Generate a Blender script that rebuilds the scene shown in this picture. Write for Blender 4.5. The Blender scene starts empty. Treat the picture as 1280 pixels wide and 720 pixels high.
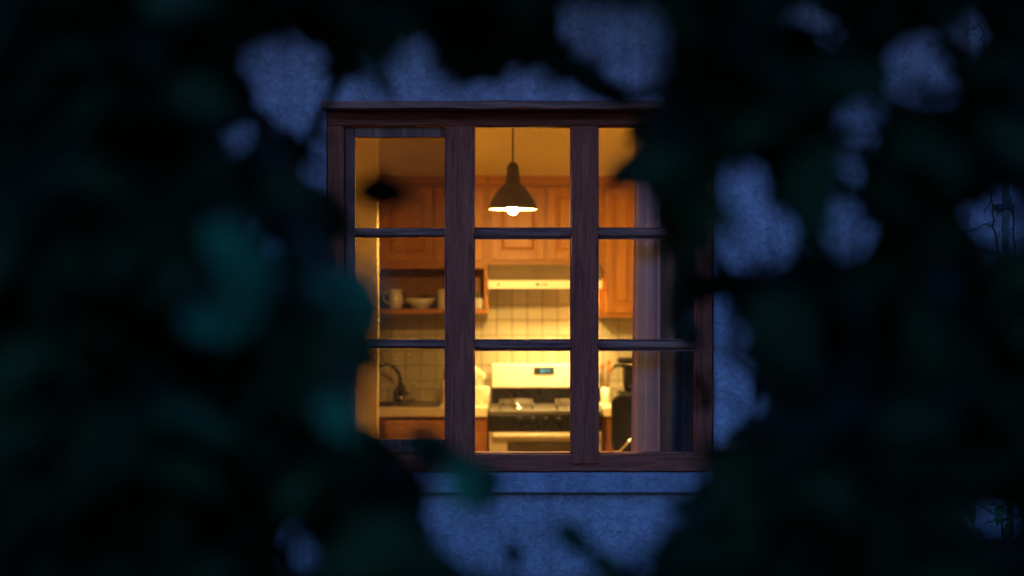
import bpy, bmesh, math, random
from mathutils import Vector, Matrix
R = math.radians
random.seed(11)
S = bpy.context.scene
col = S.collection
CAM = Vector((0.0, -6.0, 1.69))
F = 2000.0                      # focal length in photo pixels (1280 wide)

def at(px, py, Y):              # the point at depth Y seen at photo pixel px, py
    k = (Y + 6.0) / F
    return Vector(((px - 640) * k, Y, 1.69 - (py - 360) * k))
def X(px, Y): return at(px, 0, Y).x
def Z(py, Y): return at(0, py, Y).z
def proj(v):
    d = v.y + 6.0
    return 640 + v.x * F / d, 360 - (v.z - 1.69) * F / d

# ------------------------------------------------------------------ materials
def nodes_of(name):
    m = bpy.data.materials.new(name); m.use_nodes = True
    nt = m.node_tree; nt.nodes.clear()
    return m, nt, nt.nodes, nt.links
def mat(name, base, rough=0.6, metal=0.0, spec=0.5, var=0.12, scale=6.0, bump=0.0, bscale=60.0, coat=0.0, stretch=(1,1,1), dark=None, emis=None, estr=0):
    m, nt, N, L = nodes_of(name)
    out = N.new('ShaderNodeOutputMaterial'); b = N.new('ShaderNodeBsdfPrincipled')
    L.new(b.outputs[0], out.inputs[0])
    tc = N.new('ShaderNodeTexCoord'); mp = N.new('ShaderNodeMapping'); mp.inputs['Scale'].default_value = stretch
    L.new(tc.outputs['Object'], mp.inputs[0])
    n = N.new('ShaderNodeTexNoise'); n.inputs['Scale'].default_value = scale; n.inputs['Detail'].default_value = 6
    L.new(mp.outputs[0], n.inputs['Vector'])
    r = N.new('ShaderNodeValToRGB'); r.color_ramp.elements[0].position = .3; r.color_ramp.elements[1].position = .7
    lo = dark or tuple(c * (1 - var * 1.6) for c in base); hi = tuple(min(1, c * (1 + var)) for c in base)
    r.color_ramp.elements[0].color = (*lo, 1); r.color_ramp.elements[1].color = (*hi, 1)
    L.new(n.outputs[0], r.inputs[0]); L.new(r.outputs[0], b.inputs['Base Color'])
    b.inputs['Roughness'].default_value = rough; b.inputs['Metallic'].default_value = metal
    b.inputs['Specular IOR Level'].default_value = spec; b.inputs['Coat Weight'].default_value = coat
    if bump:
        n2 = N.new('ShaderNodeTexNoise'); n2.inputs['Scale'].default_value = bscale; n2.inputs['Detail'].default_value = 8
        L.new(mp.outputs[0], n2.inputs['Vector'])
        bp = N.new('ShaderNodeBump'); bp.inputs['Strength'].default_value = bump; bp.inputs['Distance'].default_value = .01
        L.new(n2.outputs[0], bp.inputs['Height']); L.new(bp.outputs[0], b.inputs['Normal'])
    if emis:
        b.inputs['Emission Color'].default_value = (*emis, 1); b.inputs['Emission Strength'].default_value = estr
    return m

def wood(name, c1, c2, axis='z', rough=0.5, bump=0.3, fine=28.0, bd=.004, spec=.2):
    m, nt, N, L = nodes_of(name)
    out = N.new('ShaderNodeOutputMaterial'); b = N.new('ShaderNodeBsdfPrincipled'); L.new(b.outputs[0], out.inputs[0])
    tc = N.new('ShaderNodeTexCoord'); mp = N.new('ShaderNodeMapping')
    mp.inputs['Scale'].default_value = (1, 1, .07) if axis == 'z' else (.07, 1, 1)
    L.new(tc.outputs['Object'], mp.inputs[0])
    n = N.new('ShaderNodeTexNoise'); n.inputs['Scale'].default_value = fine; n.inputs['Detail'].default_value = 7; n.inputs['Distortion'].default_value = 1.2
    n3 = N.new('ShaderNodeTexNoise'); n3.inputs['Scale'].default_value = fine * 6; n3.inputs['Detail'].default_value = 4
    L.new(mp.outputs[0], n.inputs['Vector']); L.new(mp.outputs[0], n3.inputs['Vector'])
    mx = N.new('ShaderNodeMath'); mx.operation = 'MULTIPLY_ADD'; mx.inputs[1].default_value = .45
    L.new(n3.outputs[0], mx.inputs[0]); L.new(n.outputs[0], mx.inputs[2])
    r = N.new('ShaderNodeValToRGB'); r.color_ramp.elements[0].position = .5; r.color_ramp.elements[1].position = .95
    r.color_ramp.elements[0].color = (*c1, 1); r.color_ramp.elements[1].color = (*c2, 1)
    L.new(mx.outputs[0], r.inputs[0]); L.new(r.outputs[0], b.inputs['Base Color'])
    bp = N.new('ShaderNodeBump'); bp.inputs['Strength'].default_value = bump; bp.inputs['Distance'].default_value = bd
    L.new(mx.outputs[0], bp.inputs['Height']); L.new(bp.outputs[0], b.inputs['Normal'])
    b.inputs['Roughness'].default_value = rough; b.inputs['Specular IOR Level'].default_value = spec
    return m

def stucco(name, c, strength=.9):
    m, nt, N, L = nodes_of(name)
    out = N.new('ShaderNodeOutputMaterial'); b = N.new('ShaderNodeBsdfPrincipled'); L.new(b.outputs[0], out.inputs[0])
    tc = N.new('ShaderNodeTexCoord')
    n = N.new('ShaderNodeTexNoise'); n.inputs['Scale'].default_value = 1.7; n.inputs['Detail'].default_value = 8; n.inputs['Roughness'].default_value = .6
    f = N.new('ShaderNodeTexNoise'); f.inputs['Scale'].default_value = 38; f.inputs['Detail'].default_value = 9; f.inputs['Roughness'].default_value = .62; f.inputs['Distortion'].default_value = .8
    v = N.new('ShaderNodeTexVoronoi'); v.feature = 'DISTANCE_TO_EDGE'; v.inputs['Scale'].default_value = 4.2
    w = N.new('ShaderNodeTexNoise'); w.inputs['Scale'].default_value = 6; w.inputs['Detail'].default_value = 6
    dv = N.new('ShaderNodeMixRGB'); dv.inputs[0].default_value = .35
    L.new(tc.outputs['Object'], dv.inputs[1]); L.new(w.outputs['Color'], dv.inputs[2]); L.new(tc.outputs['Object'], w.inputs[0])
    L.new(dv.outputs[0], v.inputs['Vector'])
    for q in (n, f): L.new(tc.outputs['Object'], q.inputs[0])
    cr = N.new('ShaderNodeMapRange'); cr.inputs[1].default_value = 0; cr.inputs[2].default_value = .006; cr.inputs[3].default_value = 0; cr.inputs[4].default_value = 1
    L.new(v.outputs[0], cr.inputs[0])
    # cracks only in places
    pm = N.new('ShaderNodeTexNoise'); pm.inputs['Scale'].default_value = 2.4; L.new(tc.outputs['Object'], pm.inputs[0])
    pr = N.new('ShaderNodeMapRange'); pr.inputs[1].default_value = .56; pr.inputs[2].default_value = .62; pr.inputs[3].default_value = 1; pr.inputs[4].default_value = 0
    L.new(pm.outputs[0], pr.inputs[0])
    mxc = N.new('ShaderNodeMath'); mxc.operation = 'MAXIMUM'; L.new(cr.outputs[0], mxc.inputs[0]); L.new(pr.outputs[0], mxc.inputs[1])
    r = N.new('ShaderNodeValToRGB'); r.color_ramp.elements[0].position = .33; r.color_ramp.elements[1].position = .66
    r.color_ramp.elements[0].color = (*[q * .8 for q in c], 1); r.color_ramp.elements[1].color = (*[min(1, q * 1.12) for q in c], 1)
    L.new(n.outputs[0], r.inputs[0])
    r2 = N.new('ShaderNodeMapRange'); r2.inputs[1].default_value = .3; r2.inputs[2].default_value = .62; r2.inputs[3].default_value = .66; r2.inputs[4].default_value = 1.08
    L.new(f.outputs[0], r2.inputs[0])
    sm = N.new('ShaderNodeMapping'); sm.inputs['Scale'].default_value = (7, 7, .55); L.new(tc.outputs['Object'], sm.inputs[0])
    sn = N.new('ShaderNodeTexNoise'); sn.inputs['Scale'].default_value = 1.3; sn.inputs['Detail'].default_value = 6; L.new(sm.outputs[0], sn.inputs[0])
    sr = N.new('ShaderNodeMapRange'); sr.inputs[1].default_value = .38; sr.inputs[2].default_value = .6; sr.inputs[3].default_value = .72; sr.inputs[4].default_value = 1.05
    L.new(sn.outputs[0], sr.inputs[0])
    m0 = N.new('ShaderNodeMixRGB'); m0.blend_type = 'MULTIPLY'; m0.inputs[0].default_value = .8
    L.new(r.outputs[0], m0.inputs[1]); L.new(sr.outputs[0], m0.inputs[2])
    m1 = N.new('ShaderNodeMixRGB'); m1.blend_type = 'MULTIPLY'; m1.inputs[0].default_value = 1
    L.new(m0.outputs[0], m1.inputs[1]); L.new(r2.outputs[0], m1.inputs[2])
    m2 = N.new('ShaderNodeMixRGB'); m2.inputs[1].default_value = (*[q * .6 for q in c], 1)
    L.new(mxc.outputs[0], m2.inputs[0]); L.new(m1.outputs[0], m2.inputs[2]); L.new(m2.outputs[0], b.inputs['Base Color'])
    ad = N.new('ShaderNodeMath'); ad.operation = 'MULTIPLY_ADD'; ad.inputs[1].default_value = .35
    L.new(mxc.outputs[0], ad.inputs[0]); L.new(f.outputs[0], ad.inputs[2])
    bp = N.new('ShaderNodeBump'); bp.inputs['Strength'].default_value = strength; bp.inputs['Distance'].default_value = .016
    L.new(ad.outputs[0], bp.inputs['Height']); L.new(bp.outputs[0], b.inputs['Normal'])
    b.inputs['Roughness'].default_value = .92; b.inputs['Specular IOR Level'].default_value = .2
    return m

def tile_mat():
    m, nt, N, L = nodes_of('glazed_tile')
    out = N.new('ShaderNodeOutputMaterial'); b = N.new('ShaderNodeBsdfPrincipled'); L.new(b.outputs[0], out.inputs[0])
    tc = N.new('ShaderNodeTexCoord'); sp = N.new('ShaderNodeSeparateXYZ'); cb = N.new('ShaderNodeCombineXYZ')
    L.new(tc.outputs['Object'], sp.inputs[0]); L.new(sp.outputs[0], cb.inputs[0]); L.new(sp.outputs[2], cb.inputs[1])
    br = N.new('ShaderNodeTexBrick'); br.offset = 0; br.inputs['Scale'].default_value = 1
    br.inputs['Brick Width'].default_value = .1015; br.inputs['Row Height'].default_value = .1015; br.inputs['Mortar Size'].default_value = .0034
    br.inputs['Mortar Smooth'].default_value = .3
    br.inputs['Color1'].default_value = (.39, .36, .26, 1); br.inputs['Color2'].default_value = (.33, .305, .22, 1); br.inputs['Mortar'].default_value = (.12, .095, .055, 1)
    L.new(cb.outputs[0], br.inputs['Vector']); L.new(br.outputs['Color'], b.inputs['Base Color'])
    bp = N.new('ShaderNodeBump'); bp.invert = True; bp.inputs['Strength'].default_value = .6; bp.inputs['Distance'].default_value = .002
    L.new(br.outputs['Fac'], bp.inputs['Height']); L.new(bp.outputs[0], b.inputs['Normal'])
    b.inputs['Roughness'].default_value = .28
    return m

def glass_mat(name, tint, haze=0.0):
    m, nt, N, L = nodes_of(name)
    out = N.new('ShaderNodeOutputMaterial')
    tr = N.new('ShaderNodeBsdfTransparent'); gl = N.new('ShaderNodeBsdfGlossy'); df = N.new('ShaderNodeBsdfDiffuse')
    tr.inputs[0].default_value = (*tint, 1); gl.inputs['Roughness'].default_value = .02
    df.inputs[0].default_value = (.6, .58, .52, 1)
    fr = N.new('ShaderNodeFresnel'); fr.inputs[0].default_value = 1.45
    mx = N.new('ShaderNodeMixShader'); mx2 = N.new('ShaderNodeMixShader')
    L.new(fr.outputs[0], mx.inputs[0]); L.new(tr.outputs[0], mx.inputs[1]); L.new(gl.outputs[0], mx.inputs[2])
    tc = N.new('ShaderNodeTexCoord')
    n = N.new('ShaderNodeTexNoise'); n.inputs['Scale'].default_value = 190; n.inputs['Detail'].default_value = 2
    n2 = N.new('ShaderNodeTexNoise'); n2.inputs['Scale'].default_value = 3.5; n2.inputs['Detail'].default_value = 4
    L.new(tc.outputs['Object'], n.inputs[0]); L.new(tc.outputs['Object'], n2.inputs[0])
    a = N.new('ShaderNodeMapRange'); a.inputs[1].default_value = .69; a.inputs[2].default_value = .76; a.inputs[3].default_value = 0; a.inputs[4].default_value = .45
    c = N.new('ShaderNodeMapRange'); c.inputs[1].default_value = .4; c.inputs[2].default_value = .75; c.inputs[3].default_value = .002 + haze; c.inputs[4].default_value = .03 + haze
    L.new(n.outputs[0], a.inputs[0]); L.new(n2.outputs[0], c.inputs[0])
    s = N.new('ShaderNodeMath'); s.operation = 'ADD'; s.use_clamp = True
    L.new(a.outputs[0], s.inputs[0]); L.new(c.outputs[0], s.inputs[1])
    tl = N.new('ShaderNodeBsdfTranslucent'); tl.inputs[0].default_value = (.6, .58, .52, 1)
    dm = N.new('ShaderNodeMixShader'); L.new(df.outputs[0], dm.inputs[1]); L.new(tl.outputs[0], dm.inputs[2]); dm.inputs[0].default_value = .5
    L.new(s.outputs[0], mx2.inputs[0]); L.new(mx.outputs[0], mx2.inputs[1]); L.new(dm.outputs[0], mx2.inputs[2])
    L.new(mx2.outputs[0], out.inputs[0])
    return m

def thin_mat(name, c, t, rough=.8, var=.2, scale=5, spec=.3):
    """cloth or leaf: diffuse + translucent"""
    m, nt, N, L = nodes_of(name)
    out = N.new('ShaderNodeOutputMaterial'); b = N.new('ShaderNodeBsdfPrincipled'); tl = N.new('ShaderNodeBsdfTranslucent'); mx = N.new('ShaderNodeMixShader')
    b.inputs['Roughness'].default_value = rough; b.inputs['Specular IOR Level'].default_value = spec
    tc = N.new('ShaderNodeTexCoord'); n = N.new('ShaderNodeTexNoise'); n.inputs['Scale'].default_value = scale; n.inputs['Detail'].default_value = 5
    L.new(tc.outputs['Object'], n.inputs[0])
    r = N.new('ShaderNodeValToRGB'); r.color_ramp.elements[0].position = .3; r.color_ramp.elements[1].position = .7
    r.color_ramp.elements[0].color = (*[q * (1 - var) for q in c], 1); r.color_ramp.elements[1].color = (*[q * (1 + var) for q in c], 1)
    L.new(n.outputs[0], r.inputs[0]); L.new(r.outputs[0], b.inputs[0]); L.new(r.outputs[0], tl.inputs[0])
    mx.inputs[0].default_value = t
    L.new(b.outputs[0], mx.inputs[1]); L.new(tl.outputs[0], mx.inputs[2]); L.new(mx.outputs[0], out.inputs[0])
    return m

def emit_mat(name, c, s):
    m, nt, N, L = nodes_of(name)
    out = N.new('ShaderNodeOutputMaterial'); e = N.new('ShaderNodeEmission'); e.inputs[0].default_value = (*c, 1); e.inputs[1].default_value = s
    L.new(e.outputs[0], out.inputs[0]); return m

WARM = (1.0, .50, .155)
M = dict(
    stucco=stucco('painted_stucco', (.64, .42, .52)),
    sillplaster=stucco('sill_plaster', (.54, .36, .46), .6),
    frame_v=wood('weathered_red_wood_upright', (.32, .046, .026), (.78, .118, .064), 'z', .75, .8, 52, .004),
    frame_h=wood('weathered_red_wood_rail', (.32, .046, .026), (.78, .118, .064), 'x', .75, .8, 52, .004),
    sash_v=wood('dark_sash_wood_upright', (.18, .045, .034), (.74, .19, .135), 'z', .65, .8, 30, .004),
    sash_h=wood('dark_sash_wood_rail', (.18, .045, .034), (.74, .19, .135), 'x', .65, .8, 30, .004),
    glass=glass_mat('window_glass', (.97, .98, .96)),
    glass_dull=glass_mat('grimy_window_glass', (.54, .51, .46), .012),
    plaster=mat('cream_kitchen_plaster', (.88, .79, .53), .85, var=.06, scale=2.5, bump=.15, bscale=40),
    ceiling=mat('ceiling_paint', (.88, .82, .66), .9, var=.03),
    floor=mat('pale_kitchen_linoleum', (.68, .60, .44), .4, var=.08, scale=20),
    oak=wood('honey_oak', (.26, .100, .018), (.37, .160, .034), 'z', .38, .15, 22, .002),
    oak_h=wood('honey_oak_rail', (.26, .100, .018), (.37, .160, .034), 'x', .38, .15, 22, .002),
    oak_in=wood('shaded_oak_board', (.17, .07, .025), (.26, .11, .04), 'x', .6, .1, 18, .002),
    redwood=wood('reddish_base_wood', (.15, .055, .022), (.25, .095, .04), 'x', .4, .15, 20, .002),
    drawerwood=wood('orange_drawer_wood', (.34, .15, .055), (.52, .25, .10), 'x', .4, .15, 20, .002),
    tile=tile_mat(),
    counter=mat('cream_laminate', (.66, .58, .42), .35, var=.08, scale=30),
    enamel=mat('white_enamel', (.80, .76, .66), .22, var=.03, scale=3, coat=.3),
    enamel_dull=mat('dull_white_enamel', (.30, .25, .18), .4, var=.10, scale=4),  # a darker, rougher version of the white enamel
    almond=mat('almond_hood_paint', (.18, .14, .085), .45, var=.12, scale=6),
    black=mat('black_enamel', (.008, .007, .006), .25, spec=.22, var=.3, scale=20),
    blackmat=mat('matt_black_plastic', (.008, .008, .008), .5, spec=.2, var=.3, scale=30, bump=.2, bscale=200),
    cooktop=mat('grey_enamel_cooktop', (.07, .06, .045), .35, spec=.4, var=.25, scale=14),
    iron=mat('grey_cast_iron', (.13, .115, .09), .4, metal=.5, var=.2, scale=40),
    chrome=mat('brushed_chrome', (.75, .7, .6), .18, metal=1, var=.05),
    steel=mat('dark_stainless', (.22, .20, .18), .32, metal=.9, var=.15),
    brass=mat('aged_faucet_metal', (.030, .025, .018), .25, metal=.3, var=.2),
    ovenglass=mat('dark_oven_glass', (.035, .025, .018), .12, spec=.35, var=.2),
    dispglass=mat('display_glass', (.02, .03, .03), .15, var=.1),
    digits=emit_mat('display_digits', (.10, .62, .60), .55),
    shade=mat('speckled_dark_shade', (.065, .046, .020), .55, spec=.2, var=.6, scale=160, bump=.2, bscale=200),
    shade_in=mat('white_shade_lining', (.22, .19, .13), .4, var=.02),
    bulb=emit_mat('glowing_bulb', (1.0, .575, .150), 1560),
    hoodlamp=emit_mat('glowing_hood_lamp', (1.0, .62, .21), 160),
    cord=mat('black_cord', (.02, .018, .015), .6),
    china=mat('pale_china', (.62, .58, .5), .3, var=.08, scale=12),
    darkchina=mat('dark_glazed_pottery', (.10, .075, .055), .3, var=.3, scale=12),
    crock=mat('ivory_stoneware', (.78, .70, .52), .35, var=.05),
    bottle=mat('cloudy_bottle_plastic', (.55, .45, .26), .25, var=.1),
    curtain=thin_mat('grey_blue_curtain_cloth', (.40, .40, .58), .15, .9, .10, 9),
    drape=mat('dense_drape_cloth', (.11, .135, .18), .9, var=.1, scale=9),
    leather=mat('black_leatherette', (.005, .005, .005), .42, spec=.15, var=.4, scale=30, bump=.4, bscale=130),
    leaf=thin_mat('dark_green_leaf', (.028, .042, .013), .25, .7, .8, 5, .12),
    leaf_lit=thin_mat('lit_teal_green_leaf', (.04, .21, .11), .45, .7, .25, 5, .2),  # lit copy of the leaf: skylit brightness put into the colour
    leaf2=thin_mat('deep_green_ivy_leaf', (.05, .11, .05), .3, .5, .3, 9),
    bark=mat('rough_dark_bark', (.05, .04, .032), .95, var=.4, scale=14, bump=1, bscale=30, stretch=(1, 1, .3)),
    twig=mat('thin_dark_twig', (.04, .032, .025), .9, var=.3),
    pipe=mat('dark_painted_pipe', (.03, .032, .036), .45, var=.3, scale=14, bump=.2),
    grass=mat('dark_grass_soil', (.05, .07, .03), .95, var=.5, scale=3, bump=1, bscale=20),
    roof=mat('old_roof_tile', (.16, .07, .05), .85, var=.3, scale=5, bump=.6, bscale=20),
    soffit=wood('stained_eave_boards', (.06, .03, .022), (.14, .07, .05), 'x', .8, .5, 14),
    pane_dark=mat('unlit_room_glass', (.02, .025, .03), .06, var=.1),
)

# ------------------------------------------------------------------ objects
def tag(o, label=None, cat=None, group=None, kind=None):
    if label: o['label'] = label
    if cat: o['category'] = cat
    if group: o['group'] = group
    if kind: o['kind'] = kind
    return o
def root(name, loc, label=None, cat=None, group=None, kind=None):
    o = bpy.data.objects.new(name, None); o.empty_display_size = .05; o.location = loc; col.objects.link(o)
    return tag(o, label, cat, group, kind)
def world_origin(p):
    v = Vector((0, 0, 0))
    while p is not None: v += Vector(p.location); p = p.parent
    return v
def link(name, bm, m, parent=None, smooth=False, loc=None, bevel=0, label=None):
    """bm is in world coordinates; the mesh is re-centred on its parent (or on loc)"""
    me = bpy.data.meshes.new(name)
    off = world_origin(parent) if parent else Vector(loc or (0, 0, 0))
    bmesh.ops.translate(bm, verts=bm.verts, vec=-off)
    bmesh.ops.recalc_face_normals(bm, faces=bm.faces)
    if smooth:
        for f in bm.faces: f.smooth = True
    bm.to_mesh(me); bm.free()
    for q in (m if isinstance(m, (list, tuple)) else [m]): me.materials.append(q)
    o = bpy.data.objects.new(name, me); col.objects.link(o)
    if parent: o.parent = parent
    else: o.location = off
    if bevel:
        b = o.modifiers.new('edge', 'BEVEL'); b.width = bevel; b.segments = 2; b.limit_method = 'ANGLE'; b.angle_limit = R(40)
    if label: o['label'] = label
    return o
def B(): return bmesh.new()
def box(bm, x0, x1, y0, y1, z0, z1, mi=0):
    x0, x1 = min(x0, x1), max(x0, x1); y0, y1 = min(y0, y1), max(y0, y1); z0, z1 = min(z0, z1), max(z0, z1)
    v = [bm.verts.new((x, y, z)) for x in (x0, x1) for y in (y0, y1) for z in (z0, z1)]
    for q in ((0, 1, 3, 2), (4, 6, 7, 5), (0, 4, 5, 1), (2, 3, 7, 6), (0, 2, 6, 4), (1, 5, 7, 3)):
        f = bm.faces.new([v[i] for i in q]); f.material_index = mi
    return bm
def boxo(name, x0, x1, y0, y1, z0, z1, m, parent=None, bevel=0, **k): return link(name, box(B(), x0, x1, y0, y1, z0, z1), m, parent, bevel=bevel, **k)
def tube(bm, pts, rads, seg=8, cap=True):
    pts = [Vector(p) for p in pts]
    if not isinstance(rads, (list, tuple)): rads = [rads] * len(pts)
    rings = []; n = None
    for i, p in enumerate(pts):
        t = (pts[min(i + 1, len(pts) - 1)] - pts[max(i - 1, 0)]).normalized()
        if n is None: n = t.orthogonal().normalized()
        n = (n - t * n.dot(t)); n = n.normalized() if n.length > 1e-6 else t.orthogonal().normalized()
        b = t.cross(n)
        rings.append([bm.verts.new(p + (n * math.cos(2 * math.pi * k / seg) + b * math.sin(2 * math.pi * k / seg)) * rads[i]) for k in range(seg)])
    for a, c in zip(rings, rings[1:]):
        for k in range(seg): bm.faces.new((a[k], a[(k + 1) % seg], c[(k + 1) % seg], c[k]))
    if cap: bm.faces.new(rings[0][::-1]); bm.faces.new(rings[-1])
    return bm
def lathe(bm, c, prof, seg=32, axis='z', cap=True):
    """prof: (radius, height) list"""
    rings = []
    for r, h in prof:
        ring = []
        for k in range(seg):
            a = 2 * math.pi * k / seg
            if axis == 'z': ring.append(bm.verts.new((c[0] + r * math.cos(a), c[1] + r * math.sin(a), c[2] + h)))
            else: ring.append(bm.verts.new((c[0] + r * math.cos(a), c[1] + h, c[2] + r * math.sin(a))))
        rings.append(ring)
    for a, b in zip(rings, rings[1:]):
        for k in range(seg): bm.faces.new((a[k], a[(k + 1) % seg], b[(k + 1) % seg], b[k]))
    if not cap: return bm
    if prof[0][0] > 1e-5: bm.faces.new(rings[0])
    if prof[-1][0] > 1e-5: bm.faces.new(rings[-1])
    return bm

# ------------------------------------------------------------------ camera, world, sun
cam = bpy.data.cameras.new('camera'); co = bpy.data.objects.new('camera', cam); col.objects.link(co)
co.location = CAM; co.rotation_euler = (R(90), 0, 0)
cam.sensor_width = 36; cam.lens = 36 * F / 1280; cam.clip_start = .05; cam.clip_end = 900
cam.dof.use_dof = True; cam.dof.focus_distance = 6.0; cam.dof.aperture_fstop = 1.85; cam.dof.aperture_blades = 0
S.camera = co

w = bpy.data.worlds.new('World'); S.world = w; w.use_nodes = True
N = w.node_tree.nodes; L = w.node_tree.links; N.clear()
out = N.new('ShaderNodeOutputWorld'); bg = N.new('ShaderNodeBackground'); sky = N.new('ShaderNodeTexSky')
SUN_EL, SUN_AZ = 8.0, 20.0        # a very low sun far behind the house: the wall only sees blue sky
sky.sky_type = 'NISHITA'; sky.sun_disc = False; sky.sun_elevation = R(SUN_EL); sky.sun_rotation = R(SUN_AZ)
sky.ozone_density = 6.8; sky.air_density = 1.0; sky.dust_density = .3
bg.inputs[1].default_value = .15
L.new(sky.outputs[0], bg.inputs[0]); L.new(bg.outputs[0], out.inputs[0])

sl = bpy.data.lights.new('afterglow_sun', 'SUN'); so = bpy.data.objects.new('afterglow_sun', sl); col.objects.link(so)
sl.energy = .020; sl.color = (1, .42, .30); sl.angle = R(30)
so.rotation_euler = (R(75), 0, R(-25))

# ------------------------------------------------------------------ ground
bm = B()
n = 40
gv = {}
def gpos(i, half=60.0):
    t = (i / n - .5) * 2; return math.copysign(abs(t) ** 2.2, t) * half
for i in range(n + 1):
    for j in range(n + 1):
        x, y = gpos(i), gpos(j)
        x *= 5; y *= 5
        z = -.35 + .03 * math.sin(x * 1.3 + y) + .02 * math.sin(y * 2.1)
        gv[i, j] = bm.verts.new((x, y, z))
for i in range(n):
    for j in range(n):
        bm.faces.new((gv[i, j], gv[i + 1, j], gv[i + 1, j + 1], gv[i, j + 1]))
tag(link('ground', bm, M['grass']), kind='structure', label='dark grassy ground in front of the house')

# ------------------------------------------------------------------ the house
house = root('house', (0, 0, -.35), 'blue grey stucco house with a red brown timber kitchen window lit from inside', 'house')
hx0, hx1, hz0, hz1 = -1e3, 0, 0, 0
wx0, wx1, wz0, wz1 = X(408, 0), X(892, 0), Z(590, 0), Z(132, 0)        # window opening
hx0, hx1, hz0, hz1 = -7.5, 4.6, -.45, 3.48
TH = .30
bm = B()
def ring(y, x0, x1, z0, z1): return [bm.verts.new(p) for p in ((x0, y, z0), (x1, y, z0), (x1, y, z1), (x0, y, z1))]
of, inf, ob, inb = ring(0, hx0, hx1, hz0, hz1), ring(0, wx0, wx1, wz0, wz1), ring(TH, hx0, hx1, hz0, hz1), ring(TH, wx0, wx1, wz0, wz1)
for k in range(4):
    q = (k + 1) % 4
    bm.faces.new((of[k], of[q], inf[q], inf[k])); bm.faces.new((ob[k], ob[q], inb[q], inb[k]))
    bm.faces.new((of[k], of[q], ob[q], ob[k])); bm.faces.new((inf[k], inf[q], inb[q], inb[k]))
link('exterior_wall', bm, M['stucco'], house)
# the other outside walls (the house is a closed building)
bm = B()
box(bm, hx0, hx0 + .3, TH + .002, 7.0, hz0, hz1); box(bm, hx1 - .3, hx1, TH + .002, 7.0, hz0, hz1); box(bm, hx0 + .302, hx1 - .302, 6.7, 7.0, hz0, hz1)
link('side_wall', bm, M['stucco'], house)
# roof: two slopes with eaves
bm = B()
ex, ez, rz = .9, 3.05, 5.4
pts = [(-.9, ez), (3.5, rz), (7.6, ez), (7.6, ez + .12), (3.5, rz + .14), (-.9, ez + .12)]
a = [bm.verts.new((hx0 - .4, y, z)) for y, z in pts]; b_ = [bm.verts.new((hx1 + .4, y, z)) for y, z in pts]
bm.faces.new(a); bm.faces.new(b_[::-1])
for k in range(6): bm.faces.new((a[k], a[(k + 1) % 6], b_[(k + 1) % 6], b_[k]))
link('roof', bm, M['roof'], house)
# projecting plaster pilaster on the right, and a bit of cracked plaster relief
bm = B(); box(bm, X(1213, -.05), X(1213, -.05) + .72, -.05, -.001, hz0, 3.4)
link('pilaster', bm, M['sillplaster'], house, bevel=.006)
# plaster sill under the window
bm = B(); box(bm, X(428, -.03), X(876, -.03), -.032, -.001, Z(616, -.03), Z(592, -.03))
sill = link('window_sill', bm, M['sillplaster'], house, bevel=.004)

# ---- the window, a part of the house: frame, mullions, sash, bars and panes are its sub-parts
win = bpy.data.objects.new('window', None); col.objects.link(win); win.parent = house
win.location = Vector((0, 0, wz0)) - Vector(house.location)
def wb(name, x0, x1, y0, y1, pz0, pz1, m, bevel=.003):          # x and z as photo pixels on the wall plane
    return boxo(name, X(x0, 0), X(x1, 0), y0, y1, Z(pz1, 0), Z(pz0, 0), m, win, bevel=bevel)
def rough_bar(bm, x0, x1, y0, y1, z0, z1, amp=.0012, step=.03):
    """a hand-planed timber: a box whose long edges waver a little"""
    longx = (x1 - x0) > (z1 - z0)
    L_ = (x1 - x0) if longx else (z1 - z0); n_ = max(2, int(L_ / step)); rings = []
    j = [[0, 0] for _ in range(4)]
    for i in range(n_ + 1):
        t = i / n_; r_ = []
        for k, (a_, b2) in enumerate(((0, 0), (1, 0), (1, 1), (0, 1))):
            j[k][0] = j[k][0] * .6 + random.uniform(-amp, amp); j[k][1] = j[k][1] * .6 + random.uniform(-amp, amp)
            y = (y0 if a_ == 0 else y1) + j[k][0]
            if longx: r_.append(bm.verts.new((x0 + L_ * t, y, (z0 if b2 == 0 else z1) + j[k][1])))
            else: r_.append(bm.verts.new(((x0 if b2 == 0 else x1) + j[k][1], y, z0 + L_ * t)))
        rings.append(r_)
    for a_, b2 in zip(rings, rings[1:]):
        for k in range(4): bm.faces.new((a_[k], a_[(k + 1) % 4], b2[(k + 1) % 4], b2[k]))
    bm.faces.new(rings[0]); bm.faces.new(rings[-1])
def timber(name, x0, x1, y0, y1, pz0, pz1, m, bevel=.003, amp=.0012):
    bm = B(); rough_bar(bm, X(x0, 0), X(x1, 0), y0, y1, Z(pz1, 0), Z(pz0, 0), amp)
    return link(name, bm, m, win, bevel=bevel)
# nail holes as small dark pits are modelled as shallow discs
timber('drip_cap', 405, 895, -.11, .10, 130, 139.5, M['sash_h'])
timber('head_rail', 410, 890, -.012, .10, 140, 157, M['frame_h'])
timber('bottom_rail', 410, 890, -.012, .10, 567.5, 588.5, M['frame_h'])
timber('jamb', 410, 430, -.014, .10, 157.5, 567, M['frame_v'])
timber('jamb', 871, 890, -.014, .10, 157.5, 567, M['frame_v'])
timber('mullion', 558.5, 592, -.020, .10, 157.6, 579, M['frame_v'])
timber('mullion', 714.5, 747, -.020, .10, 157.6, 579, M['frame_v'])
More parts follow.
